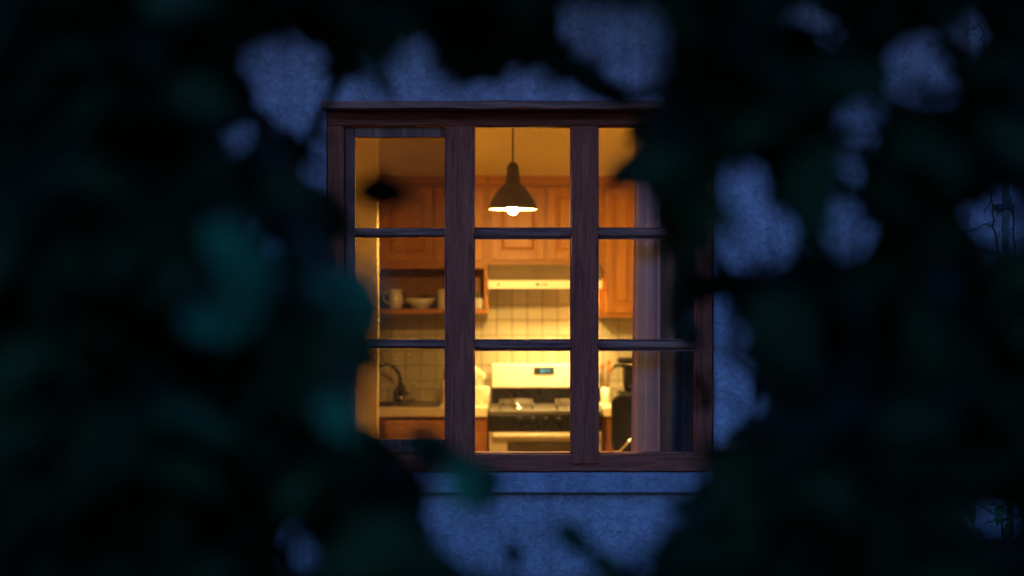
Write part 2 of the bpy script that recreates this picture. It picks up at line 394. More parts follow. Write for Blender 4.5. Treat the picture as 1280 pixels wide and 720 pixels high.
# left opening casement: four sides in one sash, set back
bm = B()
zt, zb = Z(158, 0), Z(566.5, 0)
rough_bar(bm, X(430.7, 0), X(443, 0), .016, .062, zb, zt, .0008)
rough_bar(bm, X(555.5, 0), X(558, 0), .016, .062, zb, zt, .0004)
rough_bar(bm, X(443.2, 0), X(555.3, 0), .016, .062, Z(171, 0), zt, .0008)
rough_bar(bm, X(443.2, 0), X(555.3, 0), .016, .062, zb, Z(550, 0), .0008)
link('casement_sash', bm, M['sash_v'], win, bevel=.003)
def bar(x0, x1, pz0, pz1, y0, y1):
    """glazing bar with a chamfered face"""
    bm = B(); a0, a1, z0, z1 = X(x0, 0), X(x1, 0), Z(pz1, 0), Z(pz0, 0); h = (z1 - z0)
    prof = [(y1, z0), (y0 + .012, z0), (y0, z0 + h * .28), (y0, z1 - h * .28), (y0 + .012, z1), (y1, z1)]
    n_ = 8; rings = []
    for i in range(n_ + 1):
        x = a0 + (a1 - a0) * i / n_; rings.append([bm.verts.new((x, y + random.uniform(-.0006, .0006), z + random.uniform(-.0009, .0009))) for y, z in prof])
    for r0, r1 in zip(rings, rings[1:]):
        for k in range(6): bm.faces.new((r0[k], r0[(k + 1) % 6], r1[(k + 1) % 6], r1[k]))
    bm.faces.new(rings[0]); bm.faces.new(rings[-1])
    link('glazing_bar', bm, M['sash_h'], win)
bar(443.2, 555.3, 284.5, 296.5, .020, .058); bar(443.2, 555.3, 424.5, 436, .020, .058)
for x0, x1 in ((592.3, 714.2), (747.3, 870.7)):
    bar(x0, x1, 285.5, 297.5, .004, .060); bar(x0, x1, 425.5, 437.5, .004, .060)
# thin glazing beads framing the fixed lights
for x0, x1 in ((592.3, 714.2), (747.3, 870.7)):
    bm = B()
    for p0, p1 in ((157.6, 285.3), (297.7, 425.3), (437.7, 567.2)):
        za, zc = Z(p1, 0), Z(p0, 0); xa, xb = X(x0, 0), X(x1, 0)
        box(bm, xa, xa + .004, .012, .040, za, zc); box(bm, xb - .004, xb, .012, .040, za, zc)
        box(bm, xa + .0042, xb - .0042, .012, .040, zc - .0035, zc); box(bm, xa + .0042, xb - .0042, .012, .040, za, za + .0035)
    link('glazing_bead', bm, M['sash_v'], win)
for x0, x1, rows in ((443.3, 555.2, ((171.3, 284.3), (296.8, 424.2), (436.3, 549.7))),
                     (592.5, 714, ((157.8, 285.3), (297.8, 425.3), (437.8, 567.2))),
                     (747.5, 870.5, ((157.8, 285.3), (297.8, 425.3), (437.8, 567.2)))):
    for p0, p1 in rows:
        boxo('window_pane', X(x0, 0), X(x1, 0), .044, .047, Z(p1, 0), Z(p0, 0), M['glass_dull' if x0 < 500 else 'glass'], win, label='grimy duller pane of the opening casement' if x0 < 500 else None)
# nails
bm = B()
for px, py in ((577, 180), (584.5, 179.5), (563.5, 179), (563.5, 262), (719, 180), (418, 179), (722, 581), (600, 584), (753, 583), (842, 583), (575, 520), (731, 480)):
    p = at(px, py, -.0215 if 558 < px < 748 and py < 579 else -.0150)
    link('nail', lathe(B(), p, ((.0022, 0), (.0026, .002), (.0018, .004)), 8, 'y'), M['blackmat'], win)

# ------------------------------------------------------------------ kitchen shell (parts of the house)
KX0, KX1, KY, KH = -2.7, 3.3, 4.70, 2.92
bm = B(); box(bm, KX0, KX1, TH + .002, KY + .1, -.12, 0); link('kitchen_floor', bm, M['floor'], house)
bm = B(); box(bm, KX0, KX1, TH + .002, KY + .1, KH, KH + .1); link('kitchen_ceiling', bm, M['ceiling'], house)
bm = B(); box(bm, KX0, KX1, KY, KY + .1, .001, KH - .001); link('kitchen_back_wall', bm, M['plaster'], house)
bm = B(); box(bm, KX0 - .1, KX0, TH + .002, KY + .1, -.1, KH)
link('kitchen_side_wall', bm, M['plaster'], house); bm = B(); box(bm, KX1, KX1 + .1, TH + .002, KY + .1, -.1, KH)
link('kitchen_side_wall', bm, M['plaster'], house)
# plaster lining on the inside of the front wall
bm = B()
def liner(y0, y1, r0, r1):
    o_, i_, p_, q_ = ring(y0, *r0), ring(y0, *r1), ring(y1, *r0), ring(y1, *r1)
    for k in range(4):
        q = (k + 1) % 4
        bm.faces.new((o_[k], o_[q], i_[q], i_[k])); bm.faces.new((p_[k], p_[q], q_[q], q_[k]))
        bm.faces.new((o_[k], o_[q], p_[q], p_[k])); bm.faces.new((i_[k], i_[q], q_[q], q_[k]))
liner(TH + .003, TH + .02, (KX0 + .01, KX1 - .01, .002, KH - .002), (wx0 - .01, wx1 + .01, wz0 - .01, wz1 + .01))
link('kitchen_front_wall', bm, M['plaster'], house)
# short partition at the left, whose lit end shows as a bright vertical line
px_ = X(472, 2.63)
bm = B(); box(bm, KX0 + .002, px_, 2.63, 2.71, .002, KH - .002)
link('kitchen_partition', bm, M['plaster'], house, bevel=.004)
# tiled backsplash
bm = B(); box(bm, -1.75, 2.4, KY - .012, KY - .002, .70, Z(320, KY)); link('tiled_backsplash', bm, M['tile'], house)

# ------------------------------------------------------------------ cabinets
def door_bm(x0, x1, z0, z1, y, arch=False):
    """raised-panel door facing -Y, front face at y"""
    bm = B(); s = .052
    box(bm, x0, x0 + s, y, y + .02, z0, z1); box(bm, x1 - s, x1, y, y + .02, z0, z1)
    box(bm, x0 + s + .0005, x1 - s - .0005, y + .0004, y + .02, z1 - s, z1); box(bm, x0 + s + .0005, x1 - s - .0005, y + .0004, y + .02, z0, z0 + s)
    # sunk field with raised centre
    a0, a1, b0, b1 = x0 + s, x1 - s, z0 + s, z1 - s; g = .014; e = .034
    def rr(i, yy): return [bm.verts.new(p) for p in ((a0 + i, yy, b0 + i), (a1 - i, yy, b0 + i), (a1 - i, yy, b1 - i), (a0 + i, yy, b1 - i))]
    r0, r1, r2 = rr(0.0008, y + .012), rr(g, y + .013), rr(min(e, (a1 - a0) * .3), y + .003)
    for u, v_ in ((r0, r1), (r1, r2)):
        for k in range(4): bm.faces.new((u[k], u[(k + 1) % 4], v_[(k + 1) % 4], v_[k]))
    bm.faces.new(r2)
    return bm
def carcass(x0, x1, y0, y1, z0, z1, open_front=False):
    bm = B(); t = .018
    box(bm, x0, x0 + t, y0, y1, z0, z1); box(bm, x1 - t, x1, y0, y1, z0, z1)
    box(bm, x0 + t + .0005, x1 - t - .0005, y0 + .0005, y1, z0, z0 + t); box(bm, x0 + t + .0005, x1 - t - .0005, y0 + .0005, y1, z1 - t, z1)
    box(bm, x0 + t + .0005, x1 - t - .0005, y1 - .01, y1 - .0005, z0 + t + .0005, z1 - t - .0005)
    if not open_front:
        box(bm, x0 + t + .0005, x1 - t - .0005, y0 + .0008, y0 + .019, z0 + t + .0005, z1 - t - .0005)
    return bm
CY = 4.36                                    # front of the wall cabinets' bodies
cz1 = Z(221, CY)
def wall_cab(label, x0, x1, zb_, doors, crown=True):
    r = root('wall_cabinet', ((x0 + x1) / 2, CY, zb_), label, 'wall cabinet', 'oak wall cabinets along the back wall')
    link('carcass', carcass(x0, x1, CY, KY - .002, zb_, cz1), M['oak_h'], r, bevel=.001)
    for d0, d1 in doors:
        dz1 = Z(234, CY)
        link('cabinet_door', door_bm(X(d0, CY), X(d1, CY), zb_ + .03, dz1, CY - .021), M['oak'], r, bevel=.0025)
    boxo('crown_moulding', x0, x1, CY - .02, CY - .001, Z(231, CY), cz1 + .004, M['oak_h'], r, bevel=.005)
    return r
xa, xb, xc, xd = X(440, CY), X(610, CY), X(747.5, CY), X(850, CY)
wall_cab('oak wall cabinet above the open shelf with jug and bowl', xa, xb - .001, Z(332, CY), ((444, 472), (475, 540.5), (543.5, 604)))
wall_cab('short oak wall cabinet directly above the white range hood', xb + .001, xc - .001, Z(331, CY) , ((614, 681), (684.5, 744.5)))
wall_cab('tall oak wall cabinet between the range hood and the curtain', xc + .001, xd, Z(397, CY), ((757, 799), (802, 846)))
# open shelf box under the left cabinet
sh = root('open_shelf', ((xa + xb) / 2, CY, Z(392, CY)), 'open oak shelf box holding jug, bowl and jar over the sink', 'shelf')
szb, szt = Z(392, CY), Z(332, CY) - .001
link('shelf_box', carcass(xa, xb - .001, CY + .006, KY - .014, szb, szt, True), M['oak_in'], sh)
bm = B()
box(bm, xa, xb - .001, CY - .012, CY + .004, szb, Z(386, CY)); box(bm, xb - .024, xb - .001, CY - .0115, CY + .004, Z(386, CY) + .0005, szt - .02)
box(bm, xa, xb - .001, CY - .012, CY + .004, szt - .018, szt)
link('face_frame', bm, M['oak_h'], sh, bevel=.002)
STZ = szb + .018 + .0005

# pottery on the shelf
def pot(name, label, cat, px, Y, zbase, prof, m, group=None, handle=None, seg=32, extra=None):
    c = (X(px, Y), Y, zbase)
    r = root(name, c, label, cat, group)
    link('body', lathe(B(), c, prof, seg), m, r, smooth=True)
    return r, c
r, c = pot('jug', 'pale china jug with a handle on the open shelf', 'jug', 494, 4.5, STZ,
           ((.030, 0), (.036, .004), (.050, .05), (.048, .09), (.042, .118), (.052, .138), (.048, .138), (.038, .118), (.044, .05), (.0, .01)), M['china'])
link('handle', tube(B(), [(c[0] - .044, c[1], c[2] + .115), (c[0] - .078, c[1], c[2] + .118), (c[0] - .082, c[1], c[2] + .07), (c[0] - .046, c[1], c[2] + .035)], .006), M['china'], r, smooth=True)
pot('bowl', 'wide pale footed bowl beside the jug on the open shelf', 'bowl', 525, 4.5, STZ,
    ((.04, 0), (.044, .012), (.05, .016), (.085, .052), (.094, .078), (.089, .078), (.078, .055), (.0, .02)), M['china'])
pot('bowl', 'small dark pottery bowl behind the wide pale bowl', 'bowl', 541, 4.61, STZ,
    ((.035, 0), (.04, .01), (.075, .06), (.082, .10), (.077, .10), (.068, .06), (.0, .02)), M['darkchina'])
pot('dinner_plate', 'pale plate leaning upright at the end of the shelf', 'plate', 556, 4.5, STZ,
    ((.045, 0), (.05, .01), (.052, .10), (.045, .14), (.04, .14), (.0, .02)), M['china'])
r, c = pot('lidded_jar', 'small pale jar with a knobbed lid standing in the shelf corner', 'jar', 599, 4.48, STZ,
    ((.028, 0), (.033, .006), (.036, .05), (.03, .082), (.0, .083)), M['china'])
link('lid', lathe(B(), (c[0], c[1], c[2] + .0835), ((.031, 0), (.031, .008), (.012, .022), (.008, .028), (.012, .038), (.0, .043)), 24), M['darkchina'], r, smooth=True)

# ------------------------------------------------------------------ base cabinets and counters
FY = 4.08; CT = .934
def base_cab(label, x0, x1, cut=None, drawers=()):
    r = root('base_cabinet', ((x0 + x1) / 2, FY, 0), label, 'base cabinet', 'base cabinets with cream counters')
    link('carcass', carcass(x0, x1, FY + .03, KY - .014, .1, .878), M['redwood'], r, bevel=.001)
    boxo('toe_kick', x0 + .01, x1 - .01, FY + .09, FY + .11, .002, .099, M['black'], r)
    for d0, d1 in drawers:
        bm = B(); box(bm, d0, d1, FY + .010, FY + .029, .715, .853); link('drawer_front', bm, M['drawerwood'], r, bevel=.006)
        bm = door_bm(d0, d1, .13, .70, FY + .009); dd = link('cabinet_door', bm, M['oak'], r, bevel=.003)
        xm = (d0 + d1) / 2
        link('handle', tube(B(), [(xm - .05, FY + .009, .785), (xm - .045, FY - .018, .785), (xm + .045, FY - .018, .785), (xm + .05, FY + .009, .785)], .005), M['brass'], r, smooth=True)
    bm = B(); z0, z1 = .880, CT
    if cut:
        c0, c1, cy0, cy1 = cut
        box(bm, x0 - .005, c0, FY, KY - .014, z0, z1); box(bm, c1, x1, FY, KY - .014, z0, z1)
        box(bm, c0 + .0003, c1 - .0003, FY, cy0, z0, z1); box(bm, c0 + .0003, c1 - .0003, cy1, KY - .014, z0, z1)
        link('countertop', bm, M['counter'], r)
    else:
        box(bm, x0, x1, FY, KY - .014, z0, z1); link('countertop', bm, M['counter'], r, bevel=.004)
    boxo('upstand', x0, x1, KY - .034, KY - .0125, CT + .0005, CT + .105, M['tile'], r, bevel=.003)
    return r
cxl = X(609.5, FY) - .003
base_cab('base cabinet with sink and cream counter left of the stove', -1.9, cxl, (-1.45, -.76, 4.18, 4.52),
         ((-1.86, -1.37), (-1.35, -.86), (-.80, -.31)))
base_cab('base cabinet with cream counter right of the stove under the tall wall cabinet', X(753.5, FY) + .003, 2.3, None, ((.64, 1.15), (1.19, 1.7)))
# sink
sk = root('kitchen_sink', (-1.1, 4.35, CT), 'dark steel sink let into the left counter below the faucet', 'sink')
bm = B(); box(bm, -1.448, -.762, 4.182, 4.518, .74, .745)
for q in ((-1.448, -1.443, 4.182, 4.518), (-.767, -.762, 4.182, 4.518), (-1.4425, -.7675, 4.182, 4.187), (-1.4425, -.7675, 4.513, 4.518)): box(bm, *q, .7455, CT + .004)
link('basin', bm, M['steel'], sk)
bm = B()
for q in ((-1.475, -1.4485, 4.155, 4.62), (-.7615, -.46, 4.155, 4.62), (-1.448, -.762, 4.155, 4.1815), (-1.448, -.762, 4.5185, 4.62)): box(bm, *q, CT + .001, CT + .006)
link('rim', bm, M['steel'], sk)
# faucet
fx, fy = X(501, 4.57), 4.57
fc = root('kitchen_faucet', (fx, fy, CT + .006), 'dark gooseneck kitchen faucet arching over the sink', 'faucet')
link('base', lathe(B(), (fx, fy, CT + .0065), ((.030, 0), (.030, .006), (.022, .016), (.020, .06), (.022, .064), (.022, .12), (.014, .13)), 24), M['brass'], fc, smooth=True)
pp = []
for i in range(17):
    a = math.pi * i / 16
    pp.append((fx - .105 * (1 - math.cos(a)), fy - .06 * (i / 16), CT + .13 + .125 * math.sin(a)))
pp.append((pp[-1][0], pp[-1][1], pp[-1][2] - .05))
link('spout', tube(B(), [(fx, fy, CT + .12)] + pp, .0115, 12), M['brass'], fc, smooth=True)
link('lever', tube(B(), [(fx, fy - .02, CT + .085), (fx + .03, fy - .055, CT + .10), (fx + .05, fy - .085, CT + .135)], [.009, .006, .008], 10), M['chrome'], fc, smooth=True)
link('cap', lathe(B(), (fx, fy - .020, CT + .03), ((.0, -.008), (.010, -.006), (.011, .0), (.0, .002)), 16, 'y'), M['chrome'], fc, smooth=True)
# outlet with a plug on the tiles
ox, oz = X(515, KY - .02), Z(489, KY - .02)
pl = root('wall_outlet', (ox, KY - .04, oz), 'cream electrical outlet box on the tiles right of the faucet', 'outlet')
boxo('plate', ox - .035, ox + .035, KY - .060, KY - .0345, oz - .05, oz + .05, M['enamel_dull'], pl, bevel=.004)
boxo('plug', ox - .042, ox - .008, KY - .095, KY - .0605, oz - .002, oz + .036, M['enamel_dull'], pl, bevel=.005)
# bottle next to the mullion, seen at its left edge
bx = X(556, 4.55)
bt = root('soap_bottle', (bx, 4.55, CT), 'tall cloudy soap bottle with pump on the left counter', 'bottle')
link('body', lathe(B(), (bx, 4.55, CT + .0005), ((.034, 0), (.036, .01), (.036, .10), (.03, .13), (.013, .145), (.0, .146)), 24), M['bottle'], bt, smooth=True)
link('pump', tube(B(), [(bx, 4.55, CT + .143), (bx, 4.55, CT + .20), (bx - .002, 4.54, CT + .205), (bx + .01, 4.50, CT + .20)], [.010, .006, .007, .005], 10), M['blackmat'], bt, smooth=True)
# crock with utensils left of the stove
kx = X(601, 4.42)
kr = root('utensil_crock', (kx, 4.42, CT), 'ivory crock holding spoons just left of the stove', 'crock')
link('body', lathe(B(), (kx, 4.42, CT + .0005), ((.050, 0), (.056, .006), (.058, .10), (.055, .112), (.051, .112), (.050, .02), (.0, .015)), 32), M['crock'], kr, smooth=True)
for dx, dy, h in ((-.035, .0, .19), (-.012, .02, .17), (.010, -.01, .15)):
    bm = tube(B(), [(kx + dx * .3, 4.42, CT + .03), (kx + dx, 4.42 + dy, CT + h)], [.004, .005], 8)
    sp_ = B()
    link('spoon', tube(bm, [(kx + dx, 4.42 + dy, CT + h), (kx + dx * 1.1, 4.42 + dy, CT + h + .02), (kx + dx * 1.2, 4.42 + dy, CT + h + .045), (kx + dx * 1.3, 4.42 + dy, CT + h + .06)], [.006, .018, .018, .004], 10), M['crock'], kr, smooth=True)
# crock with utensils right of the stove
kx2 = X(757, 4.55)
kr = root('utensil_crock', (kx2, 4.55, CT), 'pale canister with wooden spoons on the counter right of the stove', 'crock')
link('body', lathe(B(), (kx2, 4.55, CT + .0005), ((.026, 0), (.029, .006), (.029, .10), (.026, .10), (.025, .02), (.0, .015)), 32), M['crock'], kr, smooth=True)
for dx, dy, h in ((-.02, .0, .22), (.018, .02, .24), (.03, -.01, .20)):
    link('spoon', tube(B(), [(kx2 + dx * .2, 4.55, CT + .03), (kx2 + dx, 4.55 + dy, CT + h), (kx2 + dx * 1.1, 4.55 + dy, CT + h + .02), (kx2 + dx * 1.2, 4.55 + dy, CT + h + .05)], [.004, .005, .014, .008], 8), M['oak'], kr, smooth=True)

# ------------------------------------------------------------------ stove
SX0, SX1, SF = X(610.5, 4.02), X(753, 4.02), 4.02
st = root('gas_stove', ((SX0 + SX1) / 2, 4.3, 0), 'white and black gas stove with backguard clock under the range hood', 'stove')
def zf(py, Y=SF): return Z(py, Y)
ztop = .925
bm = B(); box(bm, SX0 + .003, SX1 - .003, SF + .035, KY - .04, .06, .895); link('body', bm, M['enamel_dull'], st, bevel=.004)
boxo('cooktop', SX0, SX1, SF + .004, KY - .075, .8955, ztop, M['cooktop'], st, bevel=.006)
# slanted black control panel
bm = B()
pf = [(SF + .034, zf(539)), (SF - .006, zf(539)), (SF + .002, .893), (SF + .034, .893)]
a = [bm.verts.new((SX0, y, z)) for y, z in pf]; b_ = [bm.verts.new((SX1, y, z)) for y, z in pf]
bm.faces.new(a); bm.faces.new(b_)
for k in range(4): bm.faces.new((a[k], a[(k + 1) % 4], b_[(k + 1) % 4], b_[k]))
cp = link('control_panel', bm, M['black'], st, bevel=.003)
knob0 = None
for px in (649, 666, 682, 698, 715):
    c = at(px, 525, SF - .002)
    bm = lathe(B(), c, ((.0, -.026), (.013, -.026), (.016, -.022), (.019, -.006), (.022, -.004), (.022, 0)), 20, 'y')
    box(bm, c[0] - .003, c[0] + .003, c[1] - .034, c[1] - .0262, c[2] - .014, c[2] + .014)
    link('knob', bm, M['blackmat'], cp, smooth=False, bevel=.001)
# oven door
dzt = zf(540)
od = boxo('oven_door', SX0 + .004, SX1 - .004, SF - .004, SF + .033, .20, dzt, M['enamel_dull'], st, bevel=.006)
bm = B(); box(bm, X(634, SF), SX1 - .08, SF - .0065, SF - .0045, .36, zf(552)); link('oven_window', bm, M['ovenglass'], od, bevel=.002)
bm = tube(B(), [(SX0 + .03, SF - .004, dzt - .014), (SX0 + .032, SF - .045, dzt - .014), (SX1 - .032, SF - .045, dzt - .014), (SX1 - .03, SF - .004, dzt - .014)], .0125, 12)
link('handle', bm, M['enamel'], od, smooth=True)
boxo('drawer', SX0 + .004, SX1 - .004, SF, SF + .033, .065, .19, M['enamel_dull'], st, bevel=.005)
# backguard
GY = 4.585
gz0, gz1 = Z(485, GY), Z(455, GY)
bm = B(); box(bm, X(614.5, GY), X(749, GY), GY, KY - .039, gz0, gz1)
bgd = link('backguard', bm, M['enamel'], st, bevel=.008)
boxo('black_splash_strip', X(614.5, GY) + .002, X(749, GY) - .002, GY + .006, KY - .040, ztop + .0005, gz0 - .0005, M['black'], st)
dp = boxo('clock_display', X(667, GY), X(693, GY), GY - .004, GY - .0005, Z(468, GY), Z(459, GY), M['dispglass'], bgd, bevel=.001)
# seven-segment digits reading a time
SEG = {'1': 'bc', '0': 'abcdef', '2': 'abged', '4': 'fgbc', '7': 'abc', '8': 'abcdefg', '9': 'abcdfg'}
bm = B()
def seg7(ch, cx, cz, w_, h_):
    t = .0026; yy0, yy1 = GY - .0052, GY - .0042
    q = dict(a=(cx - w_/2, cx + w_/2, cz + h_/2 - t, cz + h_/2), g=(cx - w_/2, cx + w_/2, cz - t/2, cz + t/2), d=(cx - w_/2, cx + w_/2, cz - h_/2, cz - h_/2 + t),
             f=(cx - w_/2 - t, cx - w_/2, cz + t/2, cz + h_/2), b=(cx + w_/2, cx + w_/2 + t, cz + t/2, cz + h_/2),
             e=(cx - w_/2 - t, cx - w_/2, cz - h_/2, cz - t/2), c=(cx + w_/2, cx + w_/2 + t, cz - h_/2, cz - t/2))
    for s in SEG[ch]: x0, x1, z0, z1 = q[s]; box(bm, x0, x1, yy0, yy1, z0, z1)
czd = Z(463.5, GY)
for ch, px in (('8', 677), ('2', 681.5), ('4', 686)): seg7(ch, X(px, GY), czd, .008, .022)
link('digits', bm, M['digits'], bgd)
# grates and burners
def burner(cx, cy):
    bm = B(); z = ztop + .0005
    lathe(bm, (cx, cy, z), ((.055, 0), (.060, .004), (.045, .006), (.03, .006), (.03, .012), (.0, .013)), 28)
    link('burner_bowl', bm, M['chrome'], st, smooth=True)
    link('burner_cap', lathe(B(), (cx, cy, z + .0135), ((.026, 0), (.028, .004), (.024, .010), (.0, .011)), 24), M['iron'], st, smooth=True)
    bm = B(); g = .105; h = .030
    c4 = [(cx - g, cy - g, z + h), (cx + g, cy - g, z + h), (cx + g, cy + g, z + h), (cx - g, cy + g, z + h)]
    for k in range(4):
        tube(bm, [c4[k], c4[(k + 1) % 4]], .0045, 8); tube(bm, [c4[k], (c4[k][0], c4[k][1], z)], .0045, 8)
    for dx, dy in ((1, 0), (-1, 0), (0, 1), (0, -1)):
        tube(bm, [(cx + dx * g, cy + dy * g, z + h), (cx + dx * .035, cy + dy * .035, z + h + .004)], .0045, 8)
    link('grate', bm, M['iron'], st, smooth=True)
for cx in (SX0 + .175, SX1 - .175):
    burner(cx, 4.16); burner(cx, 4.43)
# lit salt shaker-like kettle whistle on the left burner: a small steel pan lid knob
# ------------------------------------------------------------------ range hood
HY = 4.20
hd = root('range_hood', ((SX0 + SX1) / 2, 4.45, Z(361, HY)), 'white under-cabinet range hood above the gas stove', 'range hood')
hxa, hxb = X(611, HY), X(752, HY)
zl, zm, zt_ = Z(361, HY), Z(350.5, HY), Z(331, CY) - .002
bm = B()
outl = [(HY + .004, zl + .002), (HY + .004, zm - .001), (CY - .03, zt_), (KY - .014, zt_)]
inl = [(HY + .010, zl + .002), (HY + .010, zm - .004), (CY - .028, zt_ - .006), (KY - .014, zt_ - .006)]
pf = outl + inl[::-1]
a = [bm.verts.new((hxa, y, z)) for y, z in pf]; b_ = [bm.verts.new((hxb, y, z)) for y, z in pf]
for k in range(len(pf)): q = (k + 1) % len(pf); bm.faces.new((a[k], a[q], b_[q], b_[k]))
bm.faces.new(a); bm.faces.new(b_)
for u0, u1 in ((hxa - .002, hxa + .004), (hxb - .004, hxb + .002)):        # closed ends
    ends = [(HY + .004, zl + .001), (HY + .004, zm - .001), (CY - .03, zt_ - .001), (KY - .0145, zt_ - .001), (KY - .0145, zl + .075), (4.34, zl + .075), (4.30, zl + .001)]
    a = [bm.verts.new((u0, y, z)) for y, z in ends]; b_ = [bm.verts.new((u1, y, z)) for y, z in ends]
    bm.faces.new(a); bm.faces.new(b_)
    for k in range(7): q = (k + 1) % 7; bm.faces.new((a[k], a[q], b_[q], b_[k]))
link('body', bm, M['almond'], hd)
boxo('front_lip', hxa - .003, hxb + .003, HY - .004, HY + .0035, zl, zm, M['enamel'], hd, bevel=.002)
for px, w_ in ((623, .006), (672, .010), (678.5, .004), (682.5, .005)):
    c = at(px, 355.5, HY - .001); boxo('switch', c.x - w_, c.x + w_, HY - .009, HY - .0045, c.z - .007, c.z + .007, M['blackmat'], hd, bevel=.001)
# filter plates below, with a slot through which the lamp inside shines down
boxo('front_plate', hxa + .0045, hxb - .0045, HY + .0105, 4.30, zl + .001, zl + .004, M['enamel'], hd)
boxo('filter_plate', hxa + .0045, hxb - .06, 4.436, KY - .0145, zl + .001, zl + .004, M['steel'], hd)
boxo('lamp', hxb - .46, hxb - .015, 4.38, 4.42, zl + .050, zl + .062, M['hoodlamp'], hd)

# ------------------------------------------------------------------ pendant lamp
LY = 2.6; k = (LY + 6) / F; lxp = X(641, LY); lz = Z(261.5, LY)
pn = root('pendant_lamp', (lxp, LY, lz), 'dark bell shaped pendant lamp with a glowing bulb hanging on a cord', 'lamp')
def sc(prof): return [(r * k, h * k) for r, h in prof]
outer = sc([(30.5, 0), (30.5, 1.2), (29, 5), (26, 12), (22, 19), (17.5, 25), (12.5, 29.5), (9.5, 33), (8.8, 38), (8.0, 46), (7.2, 53), (5.5, 57), (3, 59), (1, 60)])
inner = sc([(1, 57), (6, 50), (7, 38), (8, 32), (16, 24), (20.5, 18), (24.5, 11), (28, 4), (30.3, 0)])
o = link('lamp_shade', lathe(B(), (lxp, LY, lz), outer, 48, cap=False), M['shade'], pn, smooth=True)
bm = lathe(B(), (lxp, LY, lz - .0003), [(r * .985, h - .0015 * (h > 0)) for r, h in inner], 48, cap=False)
link('shade_lining', bm, M['shade_in'], pn, smooth=True)
link('cord', tube(B(), [(lxp, LY, lz + 59 * k), (lxp + .001, LY, 2.6), (lxp, LY, KH - .02)], .0045, 8), M['cord'], pn, smooth=True)
link('ceiling_rose', lathe(B(), (lxp, LY, KH - .03), ((.05, .029), (.05, .012), (.02, 0), (.0, 0)), 24), M['shade'], pn, smooth=True)
bp = [(.0, -.030), (.011, -.0275), (.020, -.020), (.025, -.008), (.024, .006), (.017, .024), (.013, .042), (.0, .043)]
link('bulb', lathe(B(), (lxp, LY, lz + .003), bp, 24), M['bulb'], pn, smooth=True)

# ------------------------------------------------------------------ coffee maker, chair
cmx, cmy = X(788, 4.4), 4.40
cm = root('coffee_maker', (cmx, cmy, CT), 'black coffee maker with overhanging lid on the counter near the curtain', 'coffee maker')
boxo('base', cmx - .095, cmx + .11, cmy - .10, cmy + .10, CT + .001, CT + .045, M['blackmat'], cm, bevel=.012)
boxo('drip_tray', cmx - .085, cmx + .10, cmy - .09, cmy + .09, CT + .046, CT + .085, M['blackmat'], cm, bevel=.01)
link('carafe', lathe(B(), (cmx + .02, cmy, CT + .086), ((.055, 0), (.066, .012), (.072, .08), (.074, .165), (.078, .18), (.0, .181)), 32), M['black'], cm, smooth=True)
boxo('lid', cmx - .085, cmx + .10, cmy - .08, cmy + .08, CT + .268, CT + .302, M['blackmat'], cm, bevel=.012)
link('trim_ring', tube(B(), [(cmx + .02 + .076 * math.cos(t_ * math.pi / 12), cmy + .076 * math.sin(t_ * math.pi / 12), CT + .262) for t_ in range(25)], .004, 8), M['chrome'], cm, smooth=True)
link('handle', tube(B(), [(cmx - .05, cmy - .02, CT + .25), (cmx - .10, cmy - .03, CT + .255), (cmx - .105, cmy - .03, CT + .235)], .010, 10), M['blackmat'], cm, smooth=True)

chx, chy = X(795, 3.3), 3.3
ch = root('kitchen_chair', (chx, chy, 0), 'black padded chair with rounded back standing before the right counter', 'chair')
def rounded_slab(x0, x1, y0, y1, z0, z1, r, n_=8, lean=0.0):
    bm = B(); pts = []
    for cx, cz, a0 in ((x1 - r, z1 - r, 0), (x0 + r, z1 - r, 90), (x0 + r, z0 + r, 180), (x1 - r, z0 + r, 270)):
        for i in range(n_ + 1):
            a = R(a0 + 90 * i / n_); pts.append((cx + r * math.cos(a), cz + r * math.sin(a)))
    f_ = [bm.verts.new((x, y0 + lean * (z - z0), z)) for x, z in pts]; b2 = [bm.verts.new((x, y1 + lean * (z - z0), z)) for x, z in pts]
    bm.faces.new(f_); bm.faces.new(b2)
    for i in range(len(pts)): j = (i + 1) % len(pts); bm.faces.new((f_[i], f_[j], b2[j], b2[i]))
    return bm
zk0, zk1 = Z(562, chy), Z(493, chy)
link('backrest', rounded_slab(X(764, chy), X(764, chy) + .42, chy - .03, chy + .03, zk0 - .02, zk1, .055), M['leather'], ch, bevel=.014)
boxo('seat', X(764, chy) - .01, X(764, chy) + .43, chy + .02, chy + .46, .44, .52, M['leather'], ch, bevel=.03)
for sx in (0, 1):
    xx = X(764, chy) + .02 + sx * .38
    link('leg', tube(B(), [(xx, chy + .05, .44), (xx - .01 + sx * .02, chy + .0, .003)], .013, 10), M['chrome'], ch, smooth=True)
    link('leg', tube(B(), [(xx, chy + .42, .44), (xx - .01 + sx * .02, chy + .46, .003)], .013, 10), M['chrome'], ch, smooth=True)
    link('back_support', tube(B(), [(xx + (.06 if sx == 0 else -.06), chy + .0, zk0 + .01), (xx + (.06 if sx == 0 else -.06), chy + .03, .50)], .012, 10), M['chrome'], ch, smooth=True)
link('armrest', tube(B(), [at(765, 565.5, chy - .06), at(775, 564, chy - .07), at(782, 556, chy - .075), at(796, 541, chy - .06), at(800, 538, chy - .03)], .0065, 10), M['chrome'], ch, smooth=True)

